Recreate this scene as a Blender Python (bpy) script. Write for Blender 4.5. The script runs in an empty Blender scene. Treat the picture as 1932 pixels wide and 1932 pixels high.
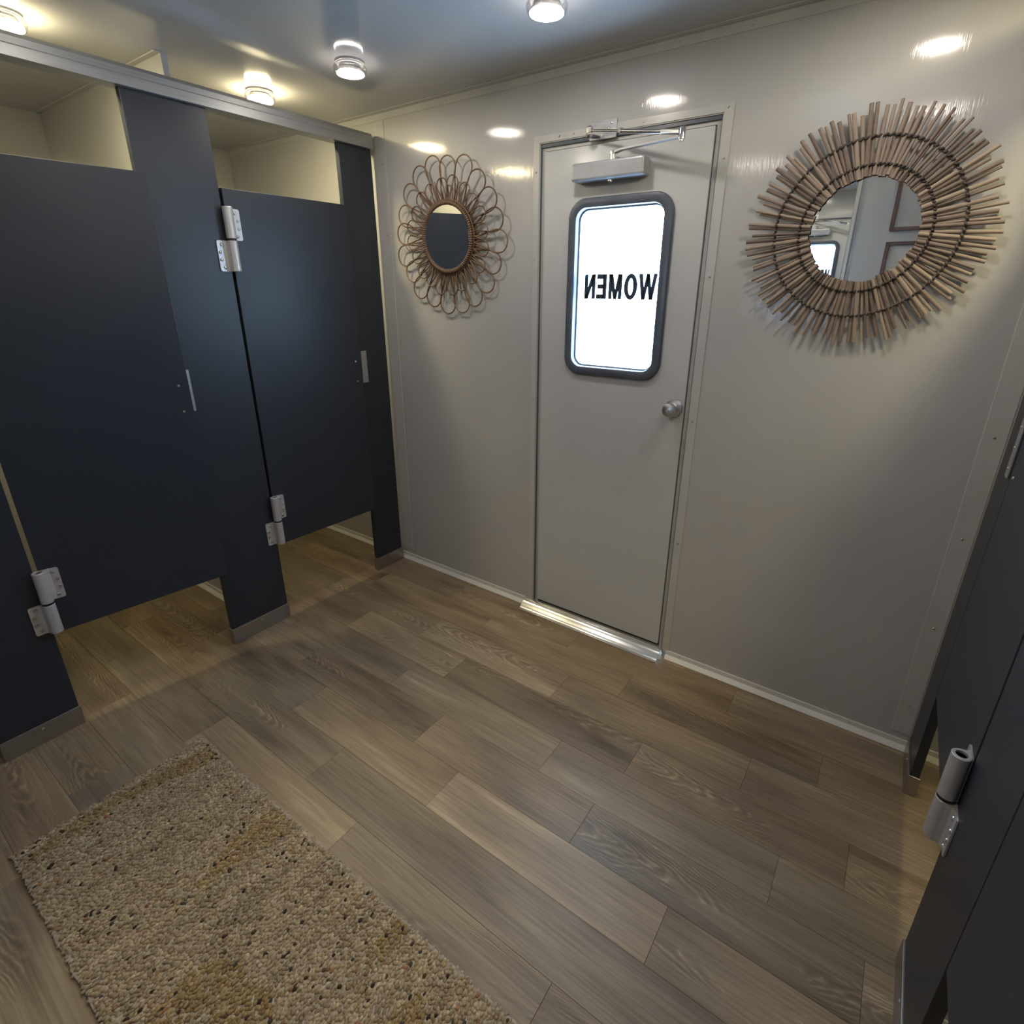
import bpy, bmesh, math, random
from mathutils import Vector, Matrix, Euler
random.seed(7)
sc = bpy.context.scene
COL = sc.collection
PI = math.pi

# ------------------------------------------------------------------ camera
YAW, PITCH, ROLL, FPX, PX, PY = 0.6122, -0.3522, 0.0049, 1014.14, 978.79, 917.18
CAM = Vector((2.2064, -1.9707, 1.5103))
fw = Vector((-math.sin(YAW)*math.cos(PITCH), math.cos(YAW)*math.cos(PITCH), math.sin(PITCH)))
rt = Vector((math.cos(YAW), math.sin(YAW), 0)); up = rt.cross(fw)
rt, up = rt*math.cos(ROLL)+up*math.sin(ROLL), -rt*math.sin(ROLL)+up*math.cos(ROLL)
cd = bpy.data.cameras.new('camera'); cam = bpy.data.objects.new('camera', cd); COL.objects.link(cam)
M3 = Matrix((rt, up, -fw)).transposed()
cam.matrix_world = Matrix.Translation(CAM) @ M3.to_4x4()
cd.sensor_width = 36; cd.sensor_fit = 'HORIZONTAL'; cd.lens = FPX/1932*36
cd.shift_x = (966-PX)/1932; cd.shift_y = (PY-966)/1932
cd.clip_start = 0.02
sc.camera = cam
# ------------------------------------------------------------------ sky, exposure
w = bpy.data.worlds.new('daylight_sky'); sc.world = w; w.use_nodes = True
SKY = w.node_tree.nodes['Background']
SKY.inputs[0].default_value = (0.50, 0.72, 1.0, 1); SKY.inputs[1].default_value = 25.0
vs = sc.view_settings
vs.view_transform = 'Standard'; vs.look = 'None'; vs.gamma = 1; vs.use_curve_mapping = False
vs.exposure = 0.0
cy = sc.cycles
cy.max_bounces = 7; cy.diffuse_bounces = 4; cy.glossy_bounces = 4; cy.transmission_bounces = 3; cy.transparent_max_bounces = 8
cy.use_light_tree = False; cy.caustics_reflective = False; cy.caustics_refractive = False; cy.sample_clamp_indirect = 8.0
cy.use_adaptive_sampling = True; cy.adaptive_threshold = 0.025
LAMP_HALL = (1.0, 0.90, 0.78); LAMP_STALL = (1.0, 0.84, 0.48); LAMP_POWER = 112.0; STALL_POWER = 300.0

# ------------------------------------------------------------------ materials
def mat(name, col, rough=0.5, metal=0.0, spec=0.5):
    m = bpy.data.materials.new(name); m.use_nodes = True
    b = m.node_tree.nodes['Principled BSDF']
    b.inputs['Base Color'].default_value = (*col, 1)
    b.inputs['Roughness'].default_value = rough; b.inputs['Metallic'].default_value = metal
    b.inputs['Specular IOR Level'].default_value = spec
    return m
def nd(m, t, **kw):
    n = m.node_tree.nodes.new(t)
    for k, v in kw.items():
        if k in n.inputs.keys(): n.inputs[k].default_value = v
        else: setattr(n, k, v)
    return n
def lk(m, a, ao, b, bi): m.node_tree.links.new(a.outputs[ao], b.inputs[bi])
def bsdf(m): return m.node_tree.nodes['Principled BSDF']
def ramp(m, stops):
    n = nd(m, 'ShaderNodeValToRGB'); e = n.color_ramp.elements
    while len(e) < len(stops): e.new(0.5)
    for i, (p, c) in enumerate(stops): e[i].position = p; e[i].color = (*c, 1)
    return n
def coords(m, scale, obj=True):
    tc = nd(m, 'ShaderNodeTexCoord'); mp = nd(m, 'ShaderNodeMapping', Scale=scale)
    lk(m, tc, 'Object', mp, 'Vector'); return mp
def add_bump(m, scale, nscale, strength, dist, detail=3):
    mp = coords(m, scale); n = nd(m, 'ShaderNodeTexNoise', Scale=nscale, Detail=detail)
    lk(m, mp, 0, n, 'Vector'); b = nd(m, 'ShaderNodeBump', Strength=strength, Distance=dist)
    lk(m, n, 0, b, 'Height'); lk(m, b, 0, bsdf(m), 'Normal')
def mottled(m, c1, c2, scale=(1, 1, 1), ns=4.0, lo=.35, hi=.65, detail=4):
    mp = coords(m, scale); n = nd(m, 'ShaderNodeTexNoise', Scale=ns, Detail=detail)
    lk(m, mp, 0, n, 'Vector'); r = ramp(m, [(lo, c1), (hi, c2)])
    lk(m, n, 0, r, 0); lk(m, r, 0, bsdf(m), 'Base Color'); return m

M = {}
M['wall'] = mottled(mat('glossy_white_wall_panel', (.72, .72, .72), .10), (.53, .535, .54), (.57, .575, .58), ns=1.5)
add_bump(M['wall'], (330, 330, 16), 1.0, .11, .002, 2)
M['ceiling'] = mottled(mat('glossy_ceiling_panel', (.6, .6, .6), .10), (.52, .525, .53), (.56, .565, .57), ns=1.2)
add_bump(M['ceiling'], (7, 7, 7), 1.0, .03, .003, 1)
M['doorskin'] = mottled(mat('white_door_skin', (.68, .7, .72), .16), (.62, .64, .66), (.66, .68, .70), ns=2)
add_bump(M['doorskin'], (140, 140, 140), 1.0, .08, .001, 2)
M['trim'] = mottled(mat('white_plastic_trim', (.6, .6, .6), .25), (.57, .575, .575), (.61, .615, .615), ns=6)
M['base'] = mottled(mat('white_base_angle', (.75, .75, .73), .3), (.72, .73, .71), (.78, .78, .76), ns=6)
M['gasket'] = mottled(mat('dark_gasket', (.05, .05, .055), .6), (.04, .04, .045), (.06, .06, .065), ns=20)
M['laminate'] = mottled(mat('dark_slate_laminate', (.027, .034, .049), .40, spec=.5), (.0235, .030, .0435), (.028, .0355, .050), ns=3)
add_bump(M['laminate'], (420, 420, 420), 1.0, .10, .0006, 2)
M['alu'] = mottled(mat('brushed_aluminium', (.62, .62, .64), .34, .9), (.52, .52, .55), (.66, .66, .68), (3, 3, 40), 6)
M['rail'] = mottled(mat('satin_aluminium_rail', (.34, .35, .36), .42, .45), (.33, .34, .35), (.37, .38, .39), (30, 1, 30), 4)
M['hinge'] = mottled(mat('silver_painted_hinge', (.6, .6, .62), .36, .35), (.54, .54, .56), (.62, .62, .64), ns=300)
M['steel'] = mottled(mat('polished_steel', (.75, .75, .76), .16, 1), (.68, .68, .7), (.8, .8, .8), ns=12)
M['shoe'] = mottled(mat('satin_steel_shoe', (.40, .38, .37), .33, .8), (.36, .335, .325), (.39, .365, .355), (6, 6, 6), 3)
M['thresh'] = mottled(mat('bright_threshold_metal', (.78, .78, .76), .17, .85), (.70, .70, .68), (.84, .84, .82), (2, 50, 2), 4)
M['screw'] = mottled(mat('screw_metal', (.6, .6, .6), .28, 1), (.45, .45, .45), (.7, .7, .7), ns=90)
M['black'] = mottled(mat('black_rubber', (.012, .012, .013), .5), (.01, .01, .01), (.016, .016, .017), ns=20)
M['winframe'] = mottled(mat('slate_grey_window_frame', (.10, .12, .16), .32), (.085, .10, .135), (.11, .13, .17), ns=10)
M['closer'] = mottled(mat('silver_painted_closer', (.40, .42, .46), .38, .3), (.37, .39, .43), (.43, .45, .49), ns=10)
M['mirror'] = mat('mirror_silver', (.90, .92, .92), .008, 1)
M['letter'] = mottled(mat('grey_vinyl_letter', (.05, .06, .10), .5), (.045, .05, .085), (.055, .065, .105), ns=10)
M['brown'] = mottled(mat('brown_wood_edge', (.12, .06, .045), .5), (.09, .045, .035), (.15, .08, .06), (2, 30, 30), 4)
M['cloth'] = mottled(mat('pale_paper', (.6, .58, .55), .7), (.55, .53, .5), (.65, .63, .6), ns=8)
# window glass: thin clear pane with surface reflection
m = bpy.data.materials.new('clear_window_glass'); m.use_nodes = True; M['glass'] = m
m.node_tree.nodes.remove(bsdf(m)); out = m.node_tree.nodes['Material Output']
tr = nd(m, 'ShaderNodeBsdfTransparent', Color=(.93, .96, .98, 1)); gl = nd(m, 'ShaderNodeBsdfGlossy', Roughness=.02)
fr = nd(m, 'ShaderNodeLayerWeight', Blend=.5); pw = nd(m, 'ShaderNodeMath', operation='POWER'); pw.inputs[1].default_value = 4.5
lk(m, fr, 'Facing', pw, 0); ml = nd(m, 'ShaderNodeMath', operation='MULTIPLY_ADD'); ml.inputs[1].default_value = .8; ml.inputs[2].default_value = .035
lk(m, pw, 0, ml, 0); mx = nd(m, 'ShaderNodeMixShader')
lk(m, ml, 0, mx, 0); lk(m, tr, 0, mx, 1); lk(m, gl, 0, mx, 2); lk(m, mx, 0, out, 0)
# clear lamp housing
m = bpy.data.materials.new('clear_lamp_plastic'); m.use_nodes = True; M['lampclear'] = m
m.node_tree.nodes.remove(bsdf(m)); out = m.node_tree.nodes['Material Output']
tr = nd(m, 'ShaderNodeBsdfTransparent', Color=(.9, .9, .92, 1)); gl = nd(m, 'ShaderNodeBsdfGlossy', Roughness=.06)
mx = nd(m, 'ShaderNodeMixShader', Fac=.22)
lk(m, tr, 0, mx, 1); lk(m, gl, 0, mx, 2); lk(m, mx, 0, out, 0)
def emit(name, col, s):
    m = bpy.data.materials.new(name); m.use_nodes = True
    b = bsdf(m); b.inputs['Base Color'].default_value = (.9, .9, .9, 1)
    b.inputs['Emission Color'].default_value = (*col, 1); b.inputs['Emission Strength'].default_value = s
    return m
M['lens_hall'] = emit('glowing_hall_lens', LAMP_HALL, LAMP_POWER)
M['lens_stall'] = emit('glowing_stall_lens', LAMP_STALL, STALL_POWER)

def wood_mat():
    m = mat('grey_brown_oak_vinyl', (.2, .16, .12), .42)
    N = m.node_tree
    tc = nd(m, 'ShaderNodeTexCoord'); oi = nd(m, 'ShaderNodeObjectInfo')
    mul = nd(m, 'ShaderNodeVectorMath', operation='MULTIPLY'); mul.inputs[1].default_value = (31.0, 17.0, 11.0)
    lk(m, oi, 'Random', mul, 0)
    add = nd(m, 'ShaderNodeVectorMath', operation='ADD'); lk(m, tc, 'Object', add, 0); lk(m, mul, 0, add, 1)
    def noise(sx, sy, s, d, dist=0.0):
        mp = nd(m, 'ShaderNodeMapping', Scale=(sx, sy, 1)); lk(m, add, 0, mp, 0)
        n = nd(m, 'ShaderNodeTexNoise', Scale=s, Detail=d, Distortion=dist); lk(m, mp, 0, n, 'Vector'); return n
    # broad tone along the plank
    n1 = noise(1.3, 9, 1.0, 4, .6)
    r1 = ramp(m, [(.25, (.14, .098, .060)), (.42, (.265, .20, .130)), (.60, (.335, .26, .172)), (.78, (.45, .36, .248))])
    lk(m, n1, 0, r1, 0)
    # fine fibre
    n2 = noise(5, 150, 1.0, 3); r2 = ramp(m, [(.30, (.78, .775, .77)), (.52, (1.0, 1.0, 1.0)), (.72, (1.20, 1.20, 1.19))]); lk(m, n2, 0, r2, 0)
    mm = nd(m, 'ShaderNodeMix', data_type='RGBA', blend_type='MULTIPLY'); mm.inputs[0].default_value = 1
    lk(m, r1, 0, mm, 6); lk(m, r2, 0, mm, 7)
    # cathedral figure: nested arches pointing along the plank
    sx = nd(m, 'ShaderNodeSeparateXYZ'); lk(m, tc, 'Object', sx, 0)
    def MA(op, a, b=None, c=None):
        n = nd(m, 'ShaderNodeMath', operation=op)
        for i, q in enumerate((a, b, c)):
            if q is None: continue
            if isinstance(q, (int, float)): n.inputs[i].default_value = q
            else: N.links.new(q, n.inputs[i])
        return n.outputs[0]
    rnd = oi.outputs['Random']
    v = MA('ADD', sx.outputs[1], MA('MULTIPLY', MA('SUBTRACT', MA('FRACT', MA('MULTIPLY', rnd, 7.31)), .5), .07))
    sgn = MA('SUBTRACT', MA('MULTIPLY', MA('GREATER_THAN', MA('FRACT', MA('MULTIPLY', rnd, 13.7)), .5), 2.0), 1.0)
    nw = noise(7, 22, 1.0, 3, .3)
    arch = MA('ADD', MA('MULTIPLY', sx.outputs[0], sgn), MA('MULTIPLY', MA('MULTIPLY', v, v), 70.0))
    arch = MA('ADD', arch, MA('MULTIPLY', nw.outputs[0], .26))
    fq = MA('ADD', MA('MULTIPLY', MA('FRACT', MA('MULTIPLY', rnd, 29.3)), 55.0), 75.0)
    sn = MA('SINE', MA('MULTIPLY', arch, fq))
    nb = noise(26, 60, 1.0, 3, .4)
    sn = MA('MULTIPLY', sn, MA('MULTIPLY_ADD', nb.outputs[0], 1.9, -.05))
    r3 = ramp(m, [(.05, (.74, .725, .71)), (.55, (.96, .96, .96)), (.85, (1.10, 1.10, 1.09)), (1.0, (1.50, 1.49, 1.45))])
    mr = nd(m, 'ShaderNodeMapRange'); mr.inputs[1].default_value = -1; mr.inputs[2].default_value = 1; N.links.new(sn, mr.inputs[0]); lk(m, mr, 0, r3, 0)
    nmask = noise(2.2, 9, 1.0, 2, .5); rm = ramp(m, [(.49, (0, 0, 0)), (.60, (.9, .9, .9))]); lk(m, nmask, 0, rm, 0)
    m2 = nd(m, 'ShaderNodeMix', data_type='RGBA', blend_type='MULTIPLY'); N.links.new(MA('MULTIPLY', rm.outputs[0], MA('GREATER_THAN', MA('FRACT', MA('MULTIPLY', rnd, 3.77)), .35)), m2.inputs[0]); lk(m, mm, 2, m2, 6); lk(m, r3, 0, m2, 7)
    # smoky grey patches
    n4 = noise(1.1, 4, 1.0, 3, .8); r4 = ramp(m, [(.50, (1, 1, 1)), (.70, (.72, .74, .80))]); lk(m, n4, 0, r4, 0)
    m3 = nd(m, 'ShaderNodeMix', data_type='RGBA', blend_type='MULTIPLY'); m3.inputs[0].default_value = 1; lk(m, m2, 2, m3, 6); lk(m, r4, 0, m3, 7)
    m4 = nd(m, 'ShaderNodeMix', data_type='RGBA', blend_type='MULTIPLY'); m4.inputs[0].default_value = 1; lk(m, m3, 2, m4, 6); lk(m, oi, 'Color', m4, 7)
    lk(m, m4, 2, bsdf(m), 'Base Color')
    b = nd(m, 'ShaderNodeBump', Strength=.12, Distance=.0006); lk(m, n2, 0, b, 'Height'); lk(m, b, 0, bsdf(m), 'Normal')
    return m
M['wood'] = wood_mat()
M['seam'] = mottled(mat('dark_floor_seam', (.03, .022, .015), .8), (.02, .015, .01), (.04, .03, .02), ns=20)

def reed_mat(name, a, b, c):
    m = mat(name, b, .55)
    mp = coords(m, (60, 60, 60)); n = nd(m, 'ShaderNodeTexNoise', Scale=1.0, Detail=3); lk(m, mp, 0, n, 'Vector')
    oi = nd(m, 'ShaderNodeObjectInfo'); mxx = nd(m, 'ShaderNodeMath', operation='MULTIPLY_ADD'); mxx.inputs[1].default_value = .35
    lk(m, n, 0, mxx, 0); ml = nd(m, 'ShaderNodeMath', operation='MULTIPLY'); ml.inputs[1].default_value = .62; lk(m, oi, 'Random', ml, 0); lk(m, ml, 0, mxx, 2)
    r = ramp(m, [(.1, a), (.5, b), (.9, c)]); lk(m, mxx, 0, r, 0); lk(m, r, 0, bsdf(m), 'Base Color'); return m
M['reed'] = reed_mat('brown_reed', (.15, .11, .092), (.33, .262, .22), (.50, .40, .31))
M['cord'] = reed_mat('dark_binding_cord', (.05, .042, .042), (.075, .062, .06), (.10, .08, .075))
M['cane'] = reed_mat('rattan_cane', (.13, .075, .045), (.20, .12, .072), (.28, .18, .105))
M['coil'] = reed_mat('rattan_coil', (.17, .105, .07), (.25, .165, .115), (.33, .22, .15))
m = mat('wool_loops', (.4, .32, .22), .95); M['wool'] = m
at = nd(m, 'ShaderNodeAttribute', attribute_name='yarn'); lk(m, at, 'Color', bsdf(m), 'Base Color')
M['rugback'] = mottled(mat('rug_edge_binding', (.42, .36, .30), .95), (.34, .29, .24), (.50, .44, .38), ns=60)

# ------------------------------------------------------------------ mesh helpers
def box(bm, x0, x1, y0, y1, z0, z1):
    v = [bm.verts.new(p) for p in ((x0, y0, z0), (x1, y0, z0), (x1, y1, z0), (x0, y1, z0), (x0, y0, z1), (x1, y0, z1), (x1, y1, z1), (x0, y1, z1))]
    for f in ((3, 2, 1, 0), (4, 5, 6, 7), (0, 1, 5, 4), (1, 2, 6, 5), (2, 3, 7, 6), (3, 0, 4, 7)): bm.faces.new([v[i] for i in f])
def prism(bm, pts, axis, a0, a1):
    """extrude a 2D polygon along axis (0,1,2); pts in the other two axes in order"""
    def P(p, a):
        q = [0, 0, 0]; o = [i for i in range(3) if i != axis]; q[axis] = a; q[o[0]] = p[0]; q[o[1]] = p[1]; return q
    A = [bm.verts.new(P(p, a0)) for p in pts]; B = [bm.verts.new(P(p, a1)) for p in pts]; n = len(pts)
    bm.faces.new(A[::-1]); bm.faces.new(B)
    for i in range(n): bm.faces.new((A[i], A[(i+1) % n], B[(i+1) % n], B[i]))
def lathe(bm, prof, seg=24, org=(0, 0, 0), ax=2, flip=1):
    """profile [(r, h)] revolved round axis ax through org"""
    rings = []
    for r, h in prof:
        ring = []
        for i in range(seg):
            a = 2*PI*i/seg; c, s = r*math.cos(a), r*math.sin(a)
            p = [0, 0, 0]; o = [k for k in range(3) if k != ax]; p[ax] = h*flip; p[o[0]] = c; p[o[1]] = s
            ring.append(bm.verts.new((p[0]+org[0], p[1]+org[1], p[2]+org[2])))
        rings.append(ring)
    for a, b in zip(rings, rings[1:]):
        for i in range(seg): bm.faces.new((a[i], a[(i+1) % seg], b[(i+1) % seg], b[i]))
    if prof[0][0] > 1e-6: bm.faces.new(rings[0][::-1])
    if prof[-1][0] > 1e-6: bm.faces.new(rings[-1])
def tube(bm, pts, r, seg=6, closed=False, rfun=None):
    pts = [Vector(p) for p in pts]; n = len(pts); rings = []; ref = None
    for i, p in enumerate(pts):
        if closed: t = pts[(i+1) % n]-pts[i-1]
        else: t = pts[min(i+1, n-1)]-pts[max(i-1, 0)]
        t.normalize()
        if ref is None:
            ref = Vector((0, 0, 1)) if abs(t.z) < .9 else Vector((1, 0, 0))
        u = (ref-t*ref.dot(t)).normalized(); v = t.cross(u); ref = u
        rr = rfun(i/n) if rfun else r
        rings.append([bm.verts.new(p+(u*math.cos(2*PI*k/seg)+v*math.sin(2*PI*k/seg))*rr) for k in range(seg)])
    m = n if closed else n-1
    for i in range(m):
        a, b = rings[i], rings[(i+1) % n]
        for k in range(seg): bm.faces.new((a[k], a[(k+1) % seg], b[(k+1) % seg], b[k]))
    if not closed: bm.faces.new(rings[0][::-1]); bm.faces.new(rings[-1])
def rrect(x0, x1, z0, z1, r, n=8):
    P = []
    for cx, cz, a0 in ((x1-r, z1-r, 0), (x0+r, z1-r, 90), (x0+r, z0+r, 180), (x1-r, z0+r, 270)):
        for i in range(n+1):
            a = math.radians(a0+90*i/n); P.append((cx+r*math.cos(a), cz+r*math.sin(a)))
    return P
def ring_xz(bm, loops):
    """loops: list of (points2D, y); bridges consecutive loops of equal length (closed)"""
    R = [[bm.verts.new((p[0], y, p[1])) for p in pts] for pts, y in loops]; n = len(R[0])
    for a, b in zip(R, R[1:]):
        for i in range(n): bm.faces.new((a[i], a[(i+1) % n], b[(i+1) % n], b[i]))
    return R
def obj(name, bm, m, parent=None, bevel=0, smooth=False, bseg=2):
    me = bpy.data.meshes.new(name); bmesh.ops.recalc_face_normals(bm, faces=bm.faces); bm.to_mesh(me); bm.free()
    o = bpy.data.objects.new(name, me); COL.objects.link(o)
    if m: me.materials.append(M[m] if isinstance(m, str) else m)
    if parent: o.parent = parent
    if bevel:
        b = o.modifiers.new('bevel', 'BEVEL'); b.width = bevel; b.segments = bseg; b.limit_method = 'ANGLE'
    if smooth:
        for p in me.polygons: p.use_smooth = True
        if smooth == 'auto':
            try: me.set_sharp_from_angle(angle=math.radians(35))
            except Exception: pass
    return o
def inst(src, parent, loc=(0, 0, 0), rot=(0, 0, 0), scale=(1, 1, 1), name=None):
    o = bpy.data.objects.new(name or src.name.split('.')[0], src.data if hasattr(src, 'data') else src); COL.objects.link(o)
    o.parent = parent; o.location = loc; o.rotation_euler = rot; o.scale = scale; return o
def tag(o, label, cat=None, group=None, kind=None):
    if label: o['label'] = label
    if cat: o['category'] = cat
    if group: o['group'] = group
    if kind: o['kind'] = kind
    return o
def thing(name, label, cat, loc=(0, 0, 0), rz=0, group=None, kind=None):
    o = bpy.data.objects.new(name, None); COL.objects.link(o); o.location = loc; o.rotation_euler = (0, 0, rz)
    o.empty_display_size = .05
    return tag(o, label, cat, group, kind)
def B(*a):
    bm = bmesh.new(); box(bm, *a); return bm
def mesh_only(name, bm, m, smooth=False):
    me = bpy.data.meshes.new(name); bmesh.ops.recalc_face_normals(bm, faces=bm.faces); bm.to_mesh(me); bm.free(); me.materials.append(M[m])
    if smooth:
        for p in me.polygons: p.use_smooth = True
    return me
# small screw mesh, head on +Z, at origin
bm = bmesh.new(); lathe(bm, [(.0045, 0), (.0045, .0012), (.0034, .0026), (.0016, .0030), (.0012, .0018), (0.0, .0018)], 12)
SCREW = mesh_only('screw', bm, 'screw')
def screw(parent, loc, d='+x', s=1.0):
    rot = {'+x': (0, PI/2, 0), '-x': (0, -PI/2, 0), '-y': (PI/2, 0, 0), '+y': (-PI/2, 0, 0), '+z': (0, 0, 0)}[d]
    o = bpy.data.objects.new('screw', SCREW); COL.objects.link(o); o.parent = parent
    o.location = loc; o.rotation_euler = rot; o.scale = (s, s, s); return o

# ------------------------------------------------------------------ dimensions
W = 2.484           # hall width between partition faces
ZC = 2.252          # ceiling
XL, XR = -1.25, W+1.25
YB = -2.30          # rear wall
DL, DR, DT = .9128, 1.5942, 2.0257     # door opening
S3 = (-.2108, -.030); S2 = (-1.0425, -.7738); S1 = (-1.8318, -1.6126)
D2 = (-.7738, -.2108); D1 = (-1.6126, -1.0425)
DB, DTOP = .385, 1.858
RAILB, RAILT = 2.106, 2.168

# ------------------------------------------------------------------ setting
fl = obj('floor', B(XL-.1, XR+.1, YB-.1, .08, -.06, -.004), 'seam')
tag(fl, 'grey-brown oak plank floor running under both rows of stalls', 'floor', kind='structure')
rows = {0: [1.923], 1: [.815, 1.548, 2.252], 2: [-.095, .62, 1.332, 2.052], 3: [.287, .911, 1.721, 2.36], 4: [.76, 1.483, 2.2],
        5: [.34, 1.056, 1.694, 2.42], 6: [.568, 1.27, 1.99], 7: [.16, .879, 2.36], 8: [-.32, .40, 1.141, 1.83], 9: [-.028, .70, 1.42],
        10: [-.40, .325, 1.05, 1.77], 11: [.02, .74, 1.46]}
tones = {}
def plank(x0, x1, y0, y1, tone):
    g = .00035; cx, cy = (x0+x1)/2, (y0+y1)/2
    hx, hy = (x1-x0)/2-g, (y1-y0)/2-g; e = .0006
    bm = bmesh.new()
    lo = [bm.verts.new(p) for p in ((-hx, -hy, -.004), (hx, -hy, -.004), (hx, hy, -.004), (-hx, hy, -.004))]
    mi = [bm.verts.new(p) for p in ((-hx, -hy, -.0004), (hx, -hy, -.0004), (hx, hy, -.0004), (-hx, hy, -.0004))]
    hi = [bm.verts.new(p) for p in ((-hx+e, -hy+e, 0), (hx-e, -hy+e, 0), (hx-e, hy-e, 0), (-hx+e, hy-e, 0))]
    for a, b in ((lo, mi), (mi, hi)):
        for i in range(4): bm.faces.new((a[i], a[(i+1) % 4], b[(i+1) % 4], b[i]))
    bm.faces.new(hi)
    o = obj('plank', bm, 'wood', fl); o.location = (cx, cy, 0)
    o.color = (*tone, 1); return o
RW = .1565
for k in range(-1, 17):
    y1 = -.038-RW*k; y0 = y1-RW
    if k == -1: y1 = .02
    y0 = max(y0, YB); 
    if y0 >= y1: continue
    j = sorted(rows.get(k, [random.uniform(.1, .7)]))
    while j[0] > XL+.2: j.insert(0, j[0]-random.uniform(.69, .74))
    while j[-1] < XR-.2: j.append(j[-1]+random.uniform(.69, .74))
    j = [XL]+[x for x in j if XL+.05 < x < XR-.05]+[XR]
    for x0, x1 in zip(j, j[1:]):
        t = random.uniform(.84, 1.14); wv = random.uniform(-.035, .035)
        plank(x0, x1, y0, y1, (t*(1+wv), t, t*(1-wv*1.3)))

c = obj('ceiling', B(XL-.1, XR+.1, YB-.1, .08, ZC, ZC+.06), 'ceiling')
tag(c, 'glossy white ceiling panel reflecting the room', 'ceiling', kind='structure')
# ceiling seam strips above the stall dividers and angle strip along door wall
bm = bmesh.new()
box(bm, DR, XR, 0, .06, -.02, ZC); box(bm, XL, DL, 0, .06, -.02, ZC); box(bm, DL, DR, 0, .06, DT, ZC)
wf = obj('wall_front', bm, 'wall'); tag(wf, 'glossy white panel wall holding the entrance door', 'wall', kind='structure')
for n, a, lab in (('wall_left', (XL-.05, XL, YB, .06, -.02, ZC), 'white outer wall behind the left stalls'),
                  ('wall_right', (XR, XR+.05, YB, .06, -.02, ZC), 'white outer wall behind the right stalls'),
                  ('wall_rear', (XL, XR, YB-.05, YB, -.02, ZC), 'grey-white rear wall seen only in the reed mirror')):
    tag(obj(n, B(*a), 'wall'), lab, 'wall', kind='structure')
for n, a, lab in (('wall_divider_left', (XL, -.045, -.872, -.850, 0, ZC), 'white divider wall between the two left stalls'),
                  ('wall_divider_right', (W+.045, XR, -.872, -.850, 0, ZC), 'white divider wall between the two right stalls'),
                  ('wall_end_left', (XL, -.035, -1.80, -1.75, 0, ZC), 'white divider wall beyond the ajar left stall'),
                  ('wall_end_right', (W+.035, XR, -1.80, -1.75, 0, ZC), 'white divider wall beside the nearest right stall')):
    tag(obj(n, B(*a), 'wall', bevel=.002), lab, 'wall', kind='structure')
ti = [0]
def trim(bm, lab, m='trim', bevel=.001, parent=None):
    ti[0] += 1; o = obj('trim_%d' % ti[0], bm, m, bevel=bevel); tag(o, lab, 'trim', kind='structure'); return o
# cove strip ceiling / door wall (L section)
bm = bmesh.new(); box(bm, XL, XR, -.028, 0, ZC-.003, ZC); box(bm, XL, XR, -.003, 0, ZC-.030, ZC-.003)
t = trim(bm, 'white angle strip along the top of the door wall')
for i in range(16): screw(t, (XL+.2+i*.3, -.003, ZC-.018), '-y', .6)
bm = bmesh.new(); box(bm, XL, -.045, -.892, -.872, ZC-.004, ZC)
trim(bm, 'white joint strip on ceiling over the left stall divider')
# corner strips on the door wall beside the partitions
for x0, x1, xs, lab in ((.0, .066, .045, 'white corner strip beside the left partition'), (W-.054, W, W-.027, 'white corner strip beside the right partition')):
    t = trim(B(x0, x1, -.0025, 0, .062, ZC-.03), lab)
    for z in (.49, .807, 1.123, 1.44, 1.75, 2.05, .18): screw(t, (xs, -.0025, z), '-y', .75)
    if x0 == 0:
        for z in (.35, .66, .97, 1.29, 1.6, 1.9): screw(t, (.02, -.0025, z), '-y', .6)
# base angles on the door wall
def base(nm, x0, x1, lab, y=0, sgn=-1):
    bm = bmesh.new()
    prism(bm, [(y, 0), (y+sgn*.021, 0), (y+sgn*.021, .003), (y+sgn*.006, .018), (y+sgn*.0042, .036), (y, .036)], 0, x0, x1)
    o = obj(nm, bm, 'base', bevel=.0008); tag(o, lab, 'baseboard', kind='structure'); return o
b = base('baseboard_left', XL, .868, 'white base angle left of the entrance door')
for x in (.12, .45, .80, -.3, -.65): screw(b, (x, -.0052, .027), '-y', .7)
b = base('baseboard_right', 1.612, XR, 'white base angle right of the entrance door')
for x in (1.675, 1.996, 2.31, 2.7, 3.1): screw(b, (x, -.0052, .027), '-y', .7)
base('baseboard_divider_left', XL, -.04, 'white base angle in the ajar left stall', y=-.872)
base('baseboard_divider_right', W+.04, XR, 'white base angle in the nearer right stall', y=-.872)

# ------------------------------------------------------------------ entrance door
d = thing('door_1', 'white entrance door with small window reading WOMEN backwards', 'door', (DL, 0, 0), kind='structure')
PLX, PRX, PT, PB = .9378, 1.5697, 1.9952, .047
def rel(bm):  # parts are modelled in world coordinates; parent empty sits at (DL,0,0)
    bmesh.ops.translate(bm, verts=bm.verts, vec=(-DL, 0, 0)); return bm
WX0, WX1, WZ0, WZ1 = 1.087, 1.432, 1.214, 1.794
# flange on wall
bm = bmesh.new()
box(bm, .886, DL, -.003, 0, .02, 2.05); box(bm, DR, 1.624, -.003, 0, .02, 2.05); box(bm, DL, DR, -.003, 0, DT, 2.05)
o = obj('flange', rel(bm), 'trim', d, bevel=.0008)
for x, z in ((.899, 1.93), (.899, 1.62), (.899, 1.05), (.899, .55), (1.610, 1.90), (1.610, 1.55), (1.610, 1.05), (1.610, .55), (1.0, 2.038), (1.06, 2.038), (1.33, 2.038), (1.606, 2.038)):
    screw(o, (x-DL, -.003, z), '-y', .7)
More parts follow.
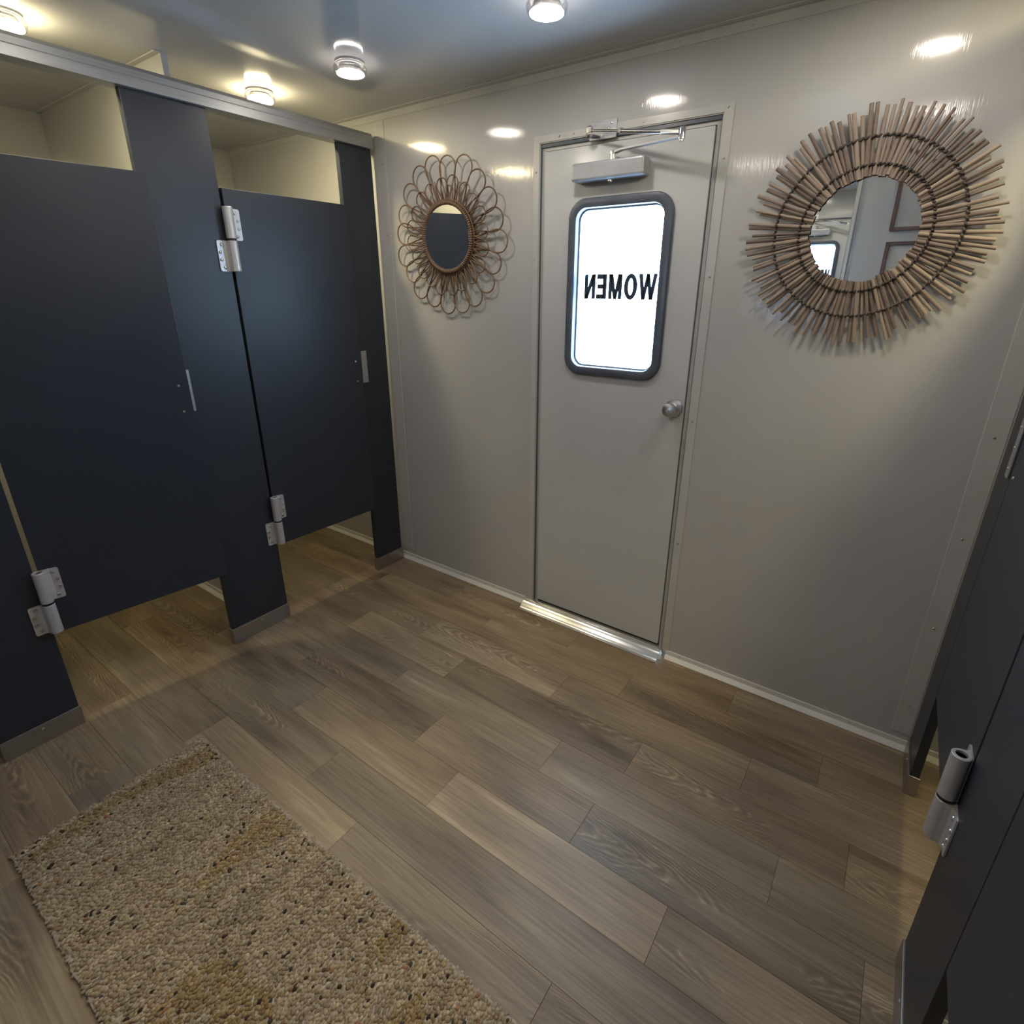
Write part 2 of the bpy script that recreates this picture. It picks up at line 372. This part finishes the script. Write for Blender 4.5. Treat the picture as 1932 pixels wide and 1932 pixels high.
# jamb
bm = bmesh.new()
for a in ((DL, DL+.003, 0, .055, .015, DT), (DR-.003, DR, 0, .055, .015, DT), (DL, DR, 0, .055, DT-.003, DT),
          (DL+.003, PLX-.0035, .012, .055, .015, DT-.003), (PRX+.0035, DR-.004, .012, .055, .015, DT-.003), (PLX-.0035, PRX+.0035, .012, .055, PT+.0035, DT-.003)):
    box(bm, *a)
obj('jamb', rel(bm), 'trim', d, bevel=.0006)
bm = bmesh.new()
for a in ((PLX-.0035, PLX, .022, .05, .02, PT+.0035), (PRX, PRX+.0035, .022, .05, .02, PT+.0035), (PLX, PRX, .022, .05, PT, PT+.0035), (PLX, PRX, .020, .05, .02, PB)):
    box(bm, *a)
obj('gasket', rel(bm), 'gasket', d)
bm = bmesh.new()
for a in ((DL+.003, DR-.003, .004, .011, DT-.015, DT-.003), (DL+.003, DL+.0052, .004, .0115, .03, DT-.003), (DR-.0055, DR-.003, .004, .0115, .03, DT-.003)): box(bm, *a)
obj('recess_shade_strip', rel(bm), 'winframe', d)  # dark strips painting in the head recess shadow and the side gap lines
# slab with window cut-out
inner = rrect(WX0-.006, WX1+.006, WZ0-.006, WZ1+.006, .05)
def outer_for(pts, x0, x1, z0, z1):
    cx, cz = (WX0+WX1)/2, (WZ0+WZ1)/2; R = []
    n = len(pts)//4
    for q in range(4):
        for i in range(n):
            t = i/(n-1)
            (ax, az), (bx, bz), (mx_, mz) = [((x1, cz), (cx, z1), (x1, z1)), ((cx, z1), (x0, cz), (x0, z1)), ((x0, cz), (cx, z0), (x0, z0)), ((cx, z0), (x1, cz), (x1, z0))][q]
            if t <= .5: R.append((ax+(mx_-ax)*t*2, az+(mz-az)*t*2))
            else: R.append((mx_+(bx-mx_)*(t-.5)*2, mz+(bz-mz)*(t-.5)*2))
    return R
bm = bmesh.new(); n = 9
outer = outer_for(inner, PLX, PRX, PB, PT)
R = ring_xz(bm, [(outer, .004), (inner, .004), (inner, .039), (outer, .039), (outer, .004)])
bmesh.ops.remove_doubles(bm, verts=bm.verts, dist=1e-6)
obj('slab', rel(bm), 'doorskin', d)
# window frame ring (slate grey, rounded)
bm = bmesh.new()
def inset(dx, r): return rrect(1.0525+dx, 1.4645-dx, 1.181+dx, 1.826-dx, r)
ring_xz(bm, [(inset(0, .07), .004), (inset(.0, .07), -.004), (inset(.004, .067), -.009), (inset(.012, .06), -.011), (inset(.028, .046), -.011), (inset(.033, .042), -.008), (inset(.0345, .041), .0), (inset(.0345, .041), .038)])
obj('window_frame', rel(bm), 'winframe', d, smooth='auto')
bm = bmesh.new()
ring_xz(bm, [(inset(.0345, .041), .018), (inset(.040, .036), .018), (inset(.040, .036), .034), (inset(.0345, .041), .034)])
obj('window_bead', rel(bm), 'closer', d, smooth='auto')
bm = bmesh.new()
pts = inset(.034, .041)
va = [bm.verts.new((p[0], .024, p[1])) for p in pts]; vb = [bm.verts.new((p[0], .028, p[1])) for p in pts]
bm.faces.new(va); bm.faces.new(vb[::-1])
for i in range(len(pts)): bm.faces.new((va[i], vb[i], vb[(i+1) % len(pts)], va[(i+1) % len(pts)]))
pane = obj('window_pane', rel(bm), 'glass', d)
# lettering, reads from outside; strokes as (a,b) quads in letter space, a along reading direction
def stroke(bm, q, a0, s=.090, xr=1.4135, z0=1.4735):
    prism(bm, [(xr-(a0+p[0])*s, z0+p[1]*s) for p in q], 1, .0282, .0288)
def letterW(bm, a):
    w_, t = .80, .165
    for p in (((0, 1), (t, 1), (.245+t*.4, 0), (.245-t*.55, 0)), ((.155, 0), (.155+t*.95, 0), (.40+t*.5, 1), (.40-t*.42, 1))): stroke(bm, p, a)
    for p in (((w_, 1), (w_-t, 1), (w_-.245-t*.4, 0), (w_-.245+t*.55, 0)), ((w_-.155, 0), (w_-.155-t*.95, 0), (w_-.40-t*.5, 1), (w_-.40+t*.42, 1))): stroke(bm, p, a)
def letterO(bm, a):
    n = 28; w_ = .60
    for i in range(n):
        q = []
        for (r, k) in ((1, i), (1, i+1), (0, i+1), (0, i)):
            t = 2*PI*k/n; rx, rz = (w_/2, .515) if r else (w_/2-.19, .33); q.append((w_/2+rx*math.cos(t), .5+rz*math.sin(t)))
        stroke(bm, q, a)
def letterM(bm, a):
    w_ = .62
    for q in (((0, 0), (.165, 0), (.165, 1), (0, 1)), ((w_-.165, 0), (w_, 0), (w_, 1), (w_-.165, 1)),
              ((.02, 1), (.20, 1), (w_/2+.07, .0), (w_/2-.07, .0)), ((w_-.02, 1), (w_-.20, 1), (w_/2-.07, .0), (w_/2+.07, .0))): stroke(bm, q, a)
def letterE(bm, a):
    for q in (((0, 0), (.19, 0), (.19, 1), (0, 1)), ((.1, .81), (.47, .81), (.47, 1), (.1, 1)), ((.1, .42), (.44, .42), (.44, .60), (.1, .60)), ((.1, 0), (.48, 0), (.48, .19), (.1, .19))): stroke(bm, q, a)
def letterN(bm, a):
    for q in (((0, 0), (.17, 0), (.17, 1), (0, 1)), ((.36, 0), (.53, 0), (.53, 1), (.36, 1)), ((0, 1), (.18, 1), (.53, 0), (.35, 0))): stroke(bm, q, a)
a = 0
for f, wd in ((letterW, .80+.045), (letterO, .60+.09), (letterM, .62+.095), (letterE, .475+.06), (letterN, .53)):
    bm = bmesh.new(); f(bm, a); obj('letter', rel(bm), 'letter', pane); a += wd
# knob
KX, KZ = 1.533, 1.092
bm = bmesh.new(); lathe(bm, [(.034, .004), (.034, -.002), (.031, -.006), (.018, -.008), (.013, -.012), (.013, -.026), (.019, -.033), (.025, -.043), (.026, -.052), (.023, -.060), (.014, -.064), (0, -.065)], 32, (KX, 0, KZ), 1)
o = obj('door_knob', rel(bm), 'alu', d, smooth='auto')
bm = bmesh.new(); lathe(bm, [(.006, -.063), (.006, -.0675), (0, -.0675)], 16, (KX, 0, KZ), 1); obj('lock_button', rel(bm), 'steel', o)
# threshold: bent metal ramp
th = [(.022, .037), (.004, .0368), (-.008, .0355), (-.018, .0325), (-.028, .0275), (-.037, .0210), (-.045, .0140), (-.053, .0078), (-.060, .0038), (-.067, .0022)]
bm = bmesh.new(); prof = th+[(p[0]+.0005, max(p[1]-.0022, 0.0)) for p in th[::-1]]
prism(bm, prof, 0, .872, 1.592)
o = obj('door_threshold', bm, 'thresh', smooth='auto'); tag(o, 'shiny curved metal threshold under the entrance door', 'threshold', kind='structure')
for x in (.90, 1.2, 1.565): screw(o, (x, -.002, .0368), '+z', .7)

# ------------------------------------------------------------------ door closer
dc = thing('door_closer', 'silver hydraulic door closer with folding arm on the white door', 'door closer', (1.23, 0, 1.9))
def relc(bm): bmesh.ops.translate(bm, verts=bm.verts, vec=(-1.23, 0, -1.9)); return bm
obj('body', relc(B(1.083, 1.362, -.052, .004, 1.874, 1.932)), 'closer', dc, bevel=.008, bseg=3)
bm = bmesh.new(); lathe(bm, [(.010, 0), (.010, -.006), (.007, -.010), (0, -.010)], 16, (1.228, -.026, 1.874), 2); obj('valve', relc(bm), 'steel', dc, smooth='auto')
EL = Vector((1.510, -.120, 1.962)); SP = Vector((1.236, -.026, 1.932)); FT = Vector((1.150, -.045, 2.028))
bm = bmesh.new(); lathe(bm, [(.010, 0), (.010, .018), (.013, .018), (.013, .026), (.006, .030), (0, .030)], 16, SP, 2); obj('spindle', relc(bm), 'steel', dc, smooth='auto')
def bar(bm, a, b, wd, th_):
    a, b = Vector(a), Vector(b); t = (b-a).normalized(); s = t.cross(Vector((0, 0, 1))).normalized(); u = s.cross(t)
    va = [bm.verts.new(a+s*i*wd+u*j*th_) for i, j in ((-1, -1), (1, -1), (1, 1), (-1, 1))]; vb = [bm.verts.new(b+s*i*wd+u*j*th_) for i, j in ((-1, -1), (1, -1), (1, 1), (-1, 1))]
    bm.faces.new(va[::-1]); bm.faces.new(vb)
    for i in range(4): bm.faces.new((va[i], va[(i+1) % 4], vb[(i+1) % 4], vb[i]))
bm = bmesh.new(); k = SP.lerp(EL, .14); k.z = 1.958
bar(bm, SP+Vector((-.008, .004, .021)), k, .009, .0035); bar(bm, k-(EL-k).normalized()*.004, EL+Vector((0, 0, -.012)), .009, .0035)
obj('main_arm', relc(bm), 'closer', dc, bevel=.001)
bm = bmesh.new(); lathe(bm, [(.011, -.019), (.011, .010), (.008, .015), (0, .015)], 16, EL, 2); lathe(bm, [(.007, -.019), (.007, -.024), (0, -.024)], 12, EL, 2); obj('elbow_pivot', relc(bm), 'steel', dc, smooth='auto')
bm = bmesh.new(); mid = FT.lerp(EL, .36)
tube(bm, [FT, mid], .0045, 10); tube(bm, [mid, FT.lerp(EL, .80)], .0068, 12); tube(bm, [mid-(EL-FT).normalized()*.004, mid+(EL-FT).normalized()*.006], .0095, 6); tube(bm, [FT.lerp(EL, .80), EL], .0082, 6)
obj('forearm_rod', relc(bm), 'steel', dc, smooth='auto')
bm = bmesh.new(); box(bm, 1.128, 1.232, -.007, -.003, 2.005, 2.062)
prism(bm, [(1.128, -.003), (1.172, -.003), (1.164, -.050), (1.150, -.060), (1.136, -.050)], 2, 2.014, 2.018)
fb = obj('foot_bracket', relc(bm), 'alu', dc, bevel=.0008)
for x, z in ((1.148, 2.050), (1.212, 2.050), (1.200, 2.035), (1.158, 2.035)): screw(fb, (x-1.23, -.007, z-1.9), '-y', .9)
bm = bmesh.new(); lathe(bm, [(.009, .012), (.012, .008), (.012, -.008), (.009, -.018), (.004, -.024), (0, -.024)], 8, FT, 2); obj('foot_pivot', relc(bm), 'steel', dc)

# ------------------------------------------------------------------ partitions (mirrored for the right side)
def X(side, x): return x if side > 0 else W-x
def hinge_leaf(parent, side, y, z0, z1, toward, ox, oy):
    """hinge half: barrel on y, leaf toward +-1; local coordinates relative to (ox, oy)"""
    bm = bmesh.new(); r = .0175; cx = .0205
    lathe(bm, [(r*.62, z1-.02), (r*.62, z1), (r*.92, z1), (r, z1-.0015), (r, z0+.0015), (r*.92, z0), (r*.3, z0)], 24, (side*cx, y, 0), 2)
    prism(bm, [(y, .0305), (y+toward*.006, .028), (y+toward*.013, .012), (y+toward*.017, .0035), (y+toward*.003, .0035)] if side > 0 else
          [(y, -.0305), (y+toward*.006, -.028), (y+toward*.013, -.012), (y+toward*.017, -.0035), (y+toward*.003, -.0035)], 2, z0+.001, z1-.001) if False else None
    # leaf plate with rounded outer corners
    ye = y+toward*.052; rr = .006; pts = []
    zz0, zz1 = (z0-.004 if toward > 0 else z0), (z1 if toward < 0 else z1-.004)
    pts = [(y, zz0), (ye-toward*rr, zz0), (ye-toward*rr*.3, zz0+rr*.3), (ye, zz0+rr), (ye, zz1-rr), (ye-toward*rr*.3, zz1-rr*.3), (ye-toward*rr, zz1), (y, zz1)]
    xa, xb = (.0005, .0042) if side > 0 else (-.0042, -.0005)
    prism(bm, pts, 0, xa, xb)
    # fillet web between barrel and leaf
    web = [(side*.0042, y+toward*.030), (side*.010, y+toward*.020), (side*.024, y+toward*.0165), (side*.0042, y)]
    prism(bm, web, 2, z0+.001, z1-.001)
    bmesh.ops.translate(bm, verts=bm.verts, vec=(0, -oy, 0))
    h = obj('hinge_leaf', bm, 'hinge', parent, smooth='auto')
    tag(h, 'silver hinge leaf with round barrel')
    n = 4
    for i in range(n):
        zz = zz0+.014+(zz1-zz0-.028)*i/(n-1); off = (.034, .043, .043, .034)[i]
        screw(h, (side*.0042, y+toward*off-oy, zz), '+x' if side > 0 else '-x', 1.35)
    bm = bmesh.new(); lathe(bm, [(r*.60, z1-.006), (0, z1-.006)], 16, (side*cx, y-oy, 0), 2)
    obj('barrel_bore', bm, 'black', h)
    return h
def stile(side, yr, lab, shoe=True, hinge=False, keeper=None, stop=True):
    y0, y1 = yr; yc = (y0+y1)/2
    s = thing('partition_stile', lab, 'partition post', (0 if side > 0 else W, yc, 0), group='dark partition posts')
    xa, xb = (-.025, 0) if side > 0 else (0, .025)
    obj('panel', B(xa, xb, y0-yc, y1-yc, .0, RAILB+.02), 'laminate', s, bevel=.0015)
    # steel shoe wraps the foot
    bm = bmesh.new(); o_ = .0045; e = .004
    ya, yb = y0-yc-e, y1-yc+e
    if y1 > -.05: yb = -yc-.021
    box(bm, xa-o_, xb+o_, ya, yb, 0, .075)
    sh = obj('shoe', bm, 'shoe', s, bevel=.002); tag(sh, 'satin metal foot sleeve')
    screw(sh, (side*o_ , (y0-yc+y1-yc)/2, .058), '+x' if side > 0 else '-x', 1.0)
    if hinge and stop:
        obj('gap_cover_strip', B(-.035 if side > 0 else .0255, -.0255 if side > 0 else .035, y1-yc-.02, y1-yc+.026, DB, DTOP), 'laminate', s)  # added dark strip, keeps light from showing through the hinge gap
    if hinge:
        for z0, z1 in ((1.567, 1.676), (.400, .507)): hinge_leaf(s, side, y1+.008, z0, z1, -1, 0, yc)
    if keeper is not None:
        ky0, ky1 = keeper
        xa, xb = (.0005, .006) if side > 0 else (-.006, -.0005)
        kp = obj('strike_keeper', B(xa, xb, ky0-yc, ky1-yc, 1.061, 1.217), 'alu', s, bevel=.0015); tag(kp, 'silver strike plate')
        for z in (1.085, 1.139, 1.193): screw(kp, (side*.006, (ky0+ky1)/2-yc, z), '+x' if side > 0 else '-x', .9)
    return s
def pdoor(side, yr, swing, lab, latch=True):
    y0, y1 = yr; hy = y0+.008; hx = .0205     # hinge axis
    s = thing('partition_door', lab, 'stall door', ((hx if side > 0 else W-hx), hy, 0), group='dark stall doors')
    s.rotation_euler = (0, 0, -side*math.radians(swing))
    # local frame: origin on hinge axis
    xa, xb = (-.025-hx, -hx) if side > 0 else (hx, hx+.025)
    pn = obj('panel', B(xa, xb, .002, y1-hy-.004, DB, DTOP), 'laminate', s, bevel=.0015)
    for z0, z1 in ((1.683, 1.793), (.515, .627)):
        h = hinge_leaf(s, side, hy, z0, z1, 1, 0, hy); h.location = (-side*hx, 0, 0)
        bm = bmesh.new(); lathe(bm, [(.0165, z0-.0062), (.0165, z0+.001)], 16, (side*.0205, 0, 0), 2); obj('hinge_washer', bm, 'black', h)
    for z in (1.173, 1.078): screw(s, (-side*hx, y1-hy-.038, z), '+x' if side > 0 else '-x', 1.05)
    return s
stile(1, S3, 'narrow dark post beside the flower mirror', keeper=(-.199, -.165))
stile(1, S2, 'dark post between the two left stall doors', hinge=True, keeper=(-1.0415, -1.0085))
stile(1, S1, 'dark post at the left picture edge behind the rug', hinge=True, stop=False)
pdoor(1, D2, 2.6, 'closed dark stall door next to the flower mirror')
pdoor(1, D1, 8.0, 'dark stall door standing slightly ajar at far left')
stile(-1, S3, 'dark post in the right corner beside the reed mirror wall', keeper=(-.199, -.165))
stile(-1, S2, 'dark post at the right picture edge with lower hinge half', hinge=True)
stile(-1, S1, 'dark post nearest the camera on the right row', hinge=True)
pdoor(-1, D2, 0.0, 'dark stall door on the right next to the corner post')
pdoor(-1, D1, 0.0, 'dark stall door nearest the camera at lower right')
for side, lab in ((1, 'grey metal headrail across the top of the left stalls'), (-1, 'grey metal headrail across the top of the right stalls')):
    bm = bmesh.new()
    pr = [(.020, RAILB), (.020, RAILB+.030), (.0185, RAILB+.032), (.0185, RAILB+.050), (.012, RAILT), (-.037, RAILT), (-.045, RAILT-.012), (-.045, RAILB)]
    prism(bm, [(X(side, p[0]), p[1]) for p in pr], 1, -1.86, -.030)
    h = obj('headrail', bm, 'rail', bevel=.001); tag(h, lab, 'headrail')

# ------------------------------------------------------------------ ceiling lights
def lamp(x, y, lens, lab, side=.003):
    t = thing('ceiling_light', lab, 'light', (x, y, ZC), group='round puck lights on the ceiling')
    bm = bmesh.new(); lathe(bm, [(.050, 0), (.050, -.006), (.046, -.008), (.046, -.010)], 32); obj('mounting_ring', bm, 'trim', t, smooth='auto')
    bm = bmesh.new(); prof = [(.050, -.006), (.0525, -.009), (.055, -.018), (.0575, -.019), (.0575, -.022), (.055, -.023), (.0555, -.030), (.053, -.036), (.0475, -.0385)]
    seg = 32; rings = [[bm.verts.new((r*math.cos(2*PI*i/seg), r*math.sin(2*PI*i/seg), h)) for i in range(seg)] for r, h in prof]
    for a, b in zip(rings, rings[1:]):
        for i in range(seg): bm.faces.new((a[i], a[(i+1) % seg], b[(i+1) % seg], b[i]))
    obj('housing', bm, 'lampclear', t, smooth='auto')
    bm = bmesh.new(); lathe(bm, [(.0470, -.0384+side), (.0470, -.0384), (.036, -.0395), (0, -.0402)], 20); bm.faces.ensure_lookup_table(); bmesh.ops.delete(bm, geom=[f for f in bm.faces if len(f.verts) > 4], context='FACES'); obj('lens', bm, lens, t, smooth='auto')
    bm = bmesh.new(); lathe(bm, [(.034, -.008), (.0462, -.0384+side-.001), (.0462, -.0378)], 32); obj('reflector', bm, 'trim', t, smooth='auto')
    return t
for x, y, l in ((.411, -.455, 'lit puck light above the flower mirror'), (1.217, -.44, 'lit puck light at the top edge in front of the door'), (2.10, -.42, 'lit puck light in front of the reed mirror'),
                (.44, -1.22, 'lit puck light over the rug near the ajar door'), (2.10, -1.22, 'lit puck light over the right partition aisle'),
                (1.237, -1.86, 'lit puck light over the middle of the room near camera')):
    lamp(x, y, 'lens_hall', l)
for x, y, l in ((-.130, -.470, 'lit puck light behind the headrail over the closed left stall'), (-.122, -1.262, 'lit puck light behind the headrail at top left corner'),
                (W+.130, -.47, 'lit puck light over the far right stall'), (W+.122, -1.262, 'lit puck light over the near right stall')):
    lamp(x, y, 'lens_stall', l, .010)

# ------------------------------------------------------------------ flower mirror (rattan loops)
FC = (.450, 1.720)
fm = thing('flower_mirror', 'round mirror framed with looped rattan petals left of the door', 'mirror', (FC[0], -.004, FC[1]))
fm.rotation_euler = (math.radians(2.0), 0, 0)
bm = bmesh.new(); lathe(bm, [(.138, -.010), (.138, -.026), (0, -.026)], 48, (0, 0, 0), 1); obj('mirror_glass', bm, 'mirror', fm)
bm = bmesh.new(); lathe(bm, [(.150, -.004), (.150, -.010), (0, -.010)], 48, (0, 0, 0), 1); obj('backing_board', bm, 'brown', fm)
bm = bmesh.new()   # coiled binding round the glass
N = 96*6; pts = []
for i in range(N):
    a = 2*PI*i/N; b = 2*PI*i/6; R_ = .1385+.0085*math.cos(b); pts.append((R_*math.cos(a), -.026+.007*math.sin(b), R_*math.sin(a)))
tube(bm, pts, .0026, 5, closed=True)
obj('coiled_rim', bm, 'coil', fm, smooth=True)
bm = bmesh.new(); N = 120
tube(bm, [(.1385*math.cos(2*PI*i/N), -.026, .1385*math.sin(2*PI*i/N)) for i in range(N)], .0068, 8, closed=True)
tube(bm, [(.150*math.cos(2*PI*i/N), -.020, .150*math.sin(2*PI*i/N)) for i in range(N)], .0040, 8, closed=True)
obj('rim_core', bm, 'cane', fm, smooth=True)
def loop_mesh(rt_, hw, rbase, wb, y0, y1, rad):
    bm = bmesh.new(); P = []; cr = rt_-hw
    n = 10
    for i in range(n):   # leg out
        t = i/n; s = t*t*(3-2*t); P.append((rbase+(cr-rbase)*t, y0+(y1-y0)*t, wb+(hw-wb)*s))
    for i in range(17):
        a = PI/2-PI*i/16; P.append((cr+hw*math.cos(a)*1.0, y1, hw*math.sin(a)))
    for i in range(n-1, -1, -1):
        t = i/n; s = t*t*(3-2*t); P.append((rbase+(cr-rbase)*t, y0+(y1-y0)*t-.003, -(wb+(hw-wb)*s)))
    tube(bm, P, rad, 6); return bm
for k, (cnt, rt_, hw, y1, off, rad) in enumerate(((20, .321, .0445, -.020, .09, .0031), (20, .238, .0300, -.027, .247, .0026))):
    me = [mesh_only('petal_loop', loop_mesh(rt_*f, hw, .142, .012, -.016, y1, rad), 'cane', True) for f in (1, .975, 1.02)]
    for i in range(cnt):
        o = bpy.data.objects.new('petal_loop', me[random.randrange(3)]); COL.objects.link(o); o.parent = fm
        o.rotation_euler = (0, 2*PI*i/cnt+off+random.uniform(-.02, .02), 0)
    # short inner cane pairs that fill the fan next to the rim
bm = bmesh.new()
tube(bm, [(.142, -.018, 0), (.185, -.024, .0015), (.226, -.028, .0)], .0022, 6)
me = mesh_only('petal_cane', bm, 'cane', True)
for i in range(40):
    o = bpy.data.objects.new('petal_cane', me); COL.objects.link(o); o.parent = fm
    o.rotation_euler = (0, 2*PI*(i+.5)/40+random.uniform(-.03, .03), 0)

# ------------------------------------------------------------------ reed sunburst mirror
SC = (2.033, 1.671)
sm = thing('sunburst_mirror', 'round mirror with radiating brown reed sticks right of the door', 'mirror', (SC[0], 0, SC[1]))
sm.rotation_euler = (math.radians(0.9), 0, 0)
bm = bmesh.new(); lathe(bm, [(.150, -.008), (.150, -.018), (0, -.018)], 56, (0, 0, 0), 1); obj('mirror_glass', bm, 'mirror', sm)
bm = bmesh.new(); lathe(bm, [(.158, -.003), (.158, -.008), (0, -.008)], 48, (0, 0, 0), 1); obj('backing_board', bm, 'brown', sm)
def reed(L, wd, th_):
    bm = bmesh.new(); n = 5; A = []; Bv = []
    prof = [(wd*math.cos(PI*i/n), -th_*math.sin(PI*i/n)) for i in range(n+1)]
    for p in prof: A.append(bm.verts.new((0, p[1], p[0]))); Bv.append(bm.verts.new((L, p[1]*.8, p[0]*.86)))
    bm.faces.new(A); bm.faces.new(Bv[::-1]); m_ = len(prof)
    for i in range(m_): bm.faces.new((A[i], A[(i+1) % m_], Bv[(i+1) % m_], Bv[i]))
    return mesh_only('reed_stick', bm, 'reed', False)
reeds = [reed(L, wd, .0050) for L in (.157, .163, .170, .177) for wd in (.0045, .0055, .0063)]
NS = 104
for i in range(NS):
    a = 2*PI*i/NS+random.uniform(-.014, .014); r0 = .136+random.uniform(-.003, .004)
    o = bpy.data.objects.new('reed_stick', random.choice(reeds)); COL.objects.link(o); o.parent = sm
    lay = -.0225 if i % 2 else -.027
    o.location = (r0*math.cos(a), lay, -r0*math.sin(a)); o.rotation_euler = (0, a+random.uniform(-.022, .022), random.uniform(-.012, .012))
def cord(r, y, seg, rad):
    bm = bmesh.new(); N = seg*8
    tube(bm, [((r+.0022*math.cos(i*2*PI/8))*math.cos(2*PI*i/N), y-.0035*math.sin(i*2*PI/8), (r+.0022*math.cos(i*2*PI/8))*math.sin(2*PI*i/N)) for i in range(N)], rad, 5, closed=True)
    return bm
obj('binding_cord', cord(.164, -.0285, 104, .0032), 'cord', sm, smooth=True)
obj('binding_cord', cord(.232, -.0290, 104, .0034), 'cord', sm, smooth=True)

# ------------------------------------------------------------------ rug
RX0, RX1, RY0, RY1 = .441, 1.98, -1.922, -1.402
rg = thing('rug', 'chunky beige wool rug with dark flecks on the wooden floor', 'rug', (RX0, RY0, 0))
def rug_edge(t): return .0035*math.sin(t*23)+.002*math.sin(t*61+1)
bm = bmesh.new(); loop = []
n1, n2 = 60, 20
LX, LY = RX1-RX0, RY1-RY0
for i in range(n1): loop.append((LX*i/n1, rug_edge(i*.21)))
for i in range(n2): loop.append((LX+rug_edge(i*.3), LY*i/n2))
for i in range(n1): loop.append((LX*(1-i/n1), LY+rug_edge(i*.19+2)))
for i in range(n2): loop.append((rug_edge(i*.33+4), LY*(1-i/n2)))
prism(bm, loop, 2, .0008, .0095); obj('backing', bm, 'rugback', rg, bevel=.002)
# pebble-like wool loops: one uncountable pile
ico = bmesh.new(); bmesh.ops.create_icosphere(ico, subdivisions=2, radius=1); ico.verts.ensure_lookup_table()
iv = [tuple(v.co) for v in ico.verts]; iff = [tuple(v.index for v in f.verts) for f in ico.faces]; ico.free()
from mathutils import noise as mn
V = []; F = []; CO = []
pitch_x, pitch_y = .0072, .0098
nx, ny = int(LX/pitch_x), int(LY/pitch_y)
pal = [(.43, .345, .23), (.48, .395, .27), (.39, .305, .20), (.53, .45, .325), (.45, .365, .25), (.36, .28, .18), (.44, .345, .255)]
for i in range(nx+1):
    for j in range(ny+1):
        x = i*pitch_x+random.uniform(-.0024, .0024); y = (j+.5*(i % 2))*pitch_y+random.uniform(-.003, .003)
        if not (-.002 < x < LX+.002 and -.002 < y < LY+.002): continue
        k = random.choice(pal); f = random.choice((1, 1, 1, .8, 1.12))*random.uniform(.86, 1.12)
        nz = mn.noise(Vector((x*22, y*5, 3)))      # tone varies by yarn row (rows run across the rug)
        f *= 1+.28*nz
        n3 = mn.noise(Vector((x*9+7, y*3.2, 9)))
        if n3 > .34: k = (k[0]*.86, k[1]*.78, k[2]*.60)
        q = random.random(); dk = mn.noise(Vector((x*30, y*9, 21)))
        if q < .022+.07*max(0, dk): k = random.choice([(.045, .03, .02), (.09, .05, .03), (.12, .08, .05), (.07, .06, .055)]); f = 1
        elif q > .985: k = (.36, .19, .10)
        edge = y < .004 or y > LY-.004
        if edge: k = (.46, .40, .33); f = random.uniform(.85, 1.05)
        sx, sy, sz = random.uniform(.0034, .0050), random.uniform(.0046, .0074), random.uniform(.0035, .0062)
        a = random.uniform(-.5, .5); ca, sa = math.cos(a), math.sin(a); z0 = .0095+random.uniform(-.0015, .002)
        if edge: z0 -= .003
        tx = random.uniform(-.4, .4); bse = len(V)
        for p in iv:
            px, py, pz = p[0]*sx, p[1]*sy, p[2]*sz+tx*p[1]*.004
            V.append((x+px*ca-py*sa, y+px*sa+py*ca, max(z0+pz, .001)))
        for t in iff: F.append((bse+t[0], bse+t[1], bse+t[2]))
        CO.append((k[0]*f*.88, k[1]*f*.87, k[2]*f*.84, 1))
me = bpy.data.meshes.new('wool_pile'); me.from_pydata(V, [], F); me.materials.append(M['wool'])
ca = me.color_attributes.new('yarn', 'FLOAT_COLOR', 'POINT'); nv = len(iv)
flat = []
for c_ in CO: flat.extend(c_*nv)
ca.data.foreach_set('color', flat)
me.polygons.foreach_set('use_smooth', [True]*len(me.polygons))
o = bpy.data.objects.new('wool_pile', me); COL.objects.link(o); o.parent = rg; tag(o, 'beige flecked wool loops', kind='stuff')

# ------------------------------------------------------------------ rear wall furniture, seen in the reed mirror
vm_ = thing('vanity_mirror', 'wide white-framed wall mirror visible only in the reed mirror glass', 'mirror', (1.0, YB, 1.5))
obj('mirror_glass', B(-.75, .762, .004, .012, -.35, .56), 'mirror', vm_, bevel=.004)
bm = bmesh.new()
for a in ((.762, .782, 0, .022, -.38, .59), (-.78, -.75, 0, .022, -.38, .59), (-.75, .762, 0, .022, .56, .59), (-.75, .762, 0, .022, -.38, -.35)): box(bm, *a)
obj('mirror_frame', bm, 'trim', vm_, bevel=.002)
for z, lab in ((1.775, 'upper brown framed panel seen inside the reed mirror'), (1.265, 'lower brown framed panel seen inside the reed mirror')):
    t = thing('framed_panel', lab, 'framed panel', (2.17, YB, z), group='framed panels on the rear wall')
    bm = bmesh.new()
    for a in ((-.20, -.18, 0, .03, 0, .45), (.18, .20, 0, .03, 0, .45), (-.18, .18, 0, .03, 0, .02), (-.18, .18, 0, .03, .43, .45)): box(bm, *a)
    obj('frame', bm, 'brown', t, bevel=.002)
    obj('board', B(-.18, .18, .002, .010, .02, .43), 'cloth', t)
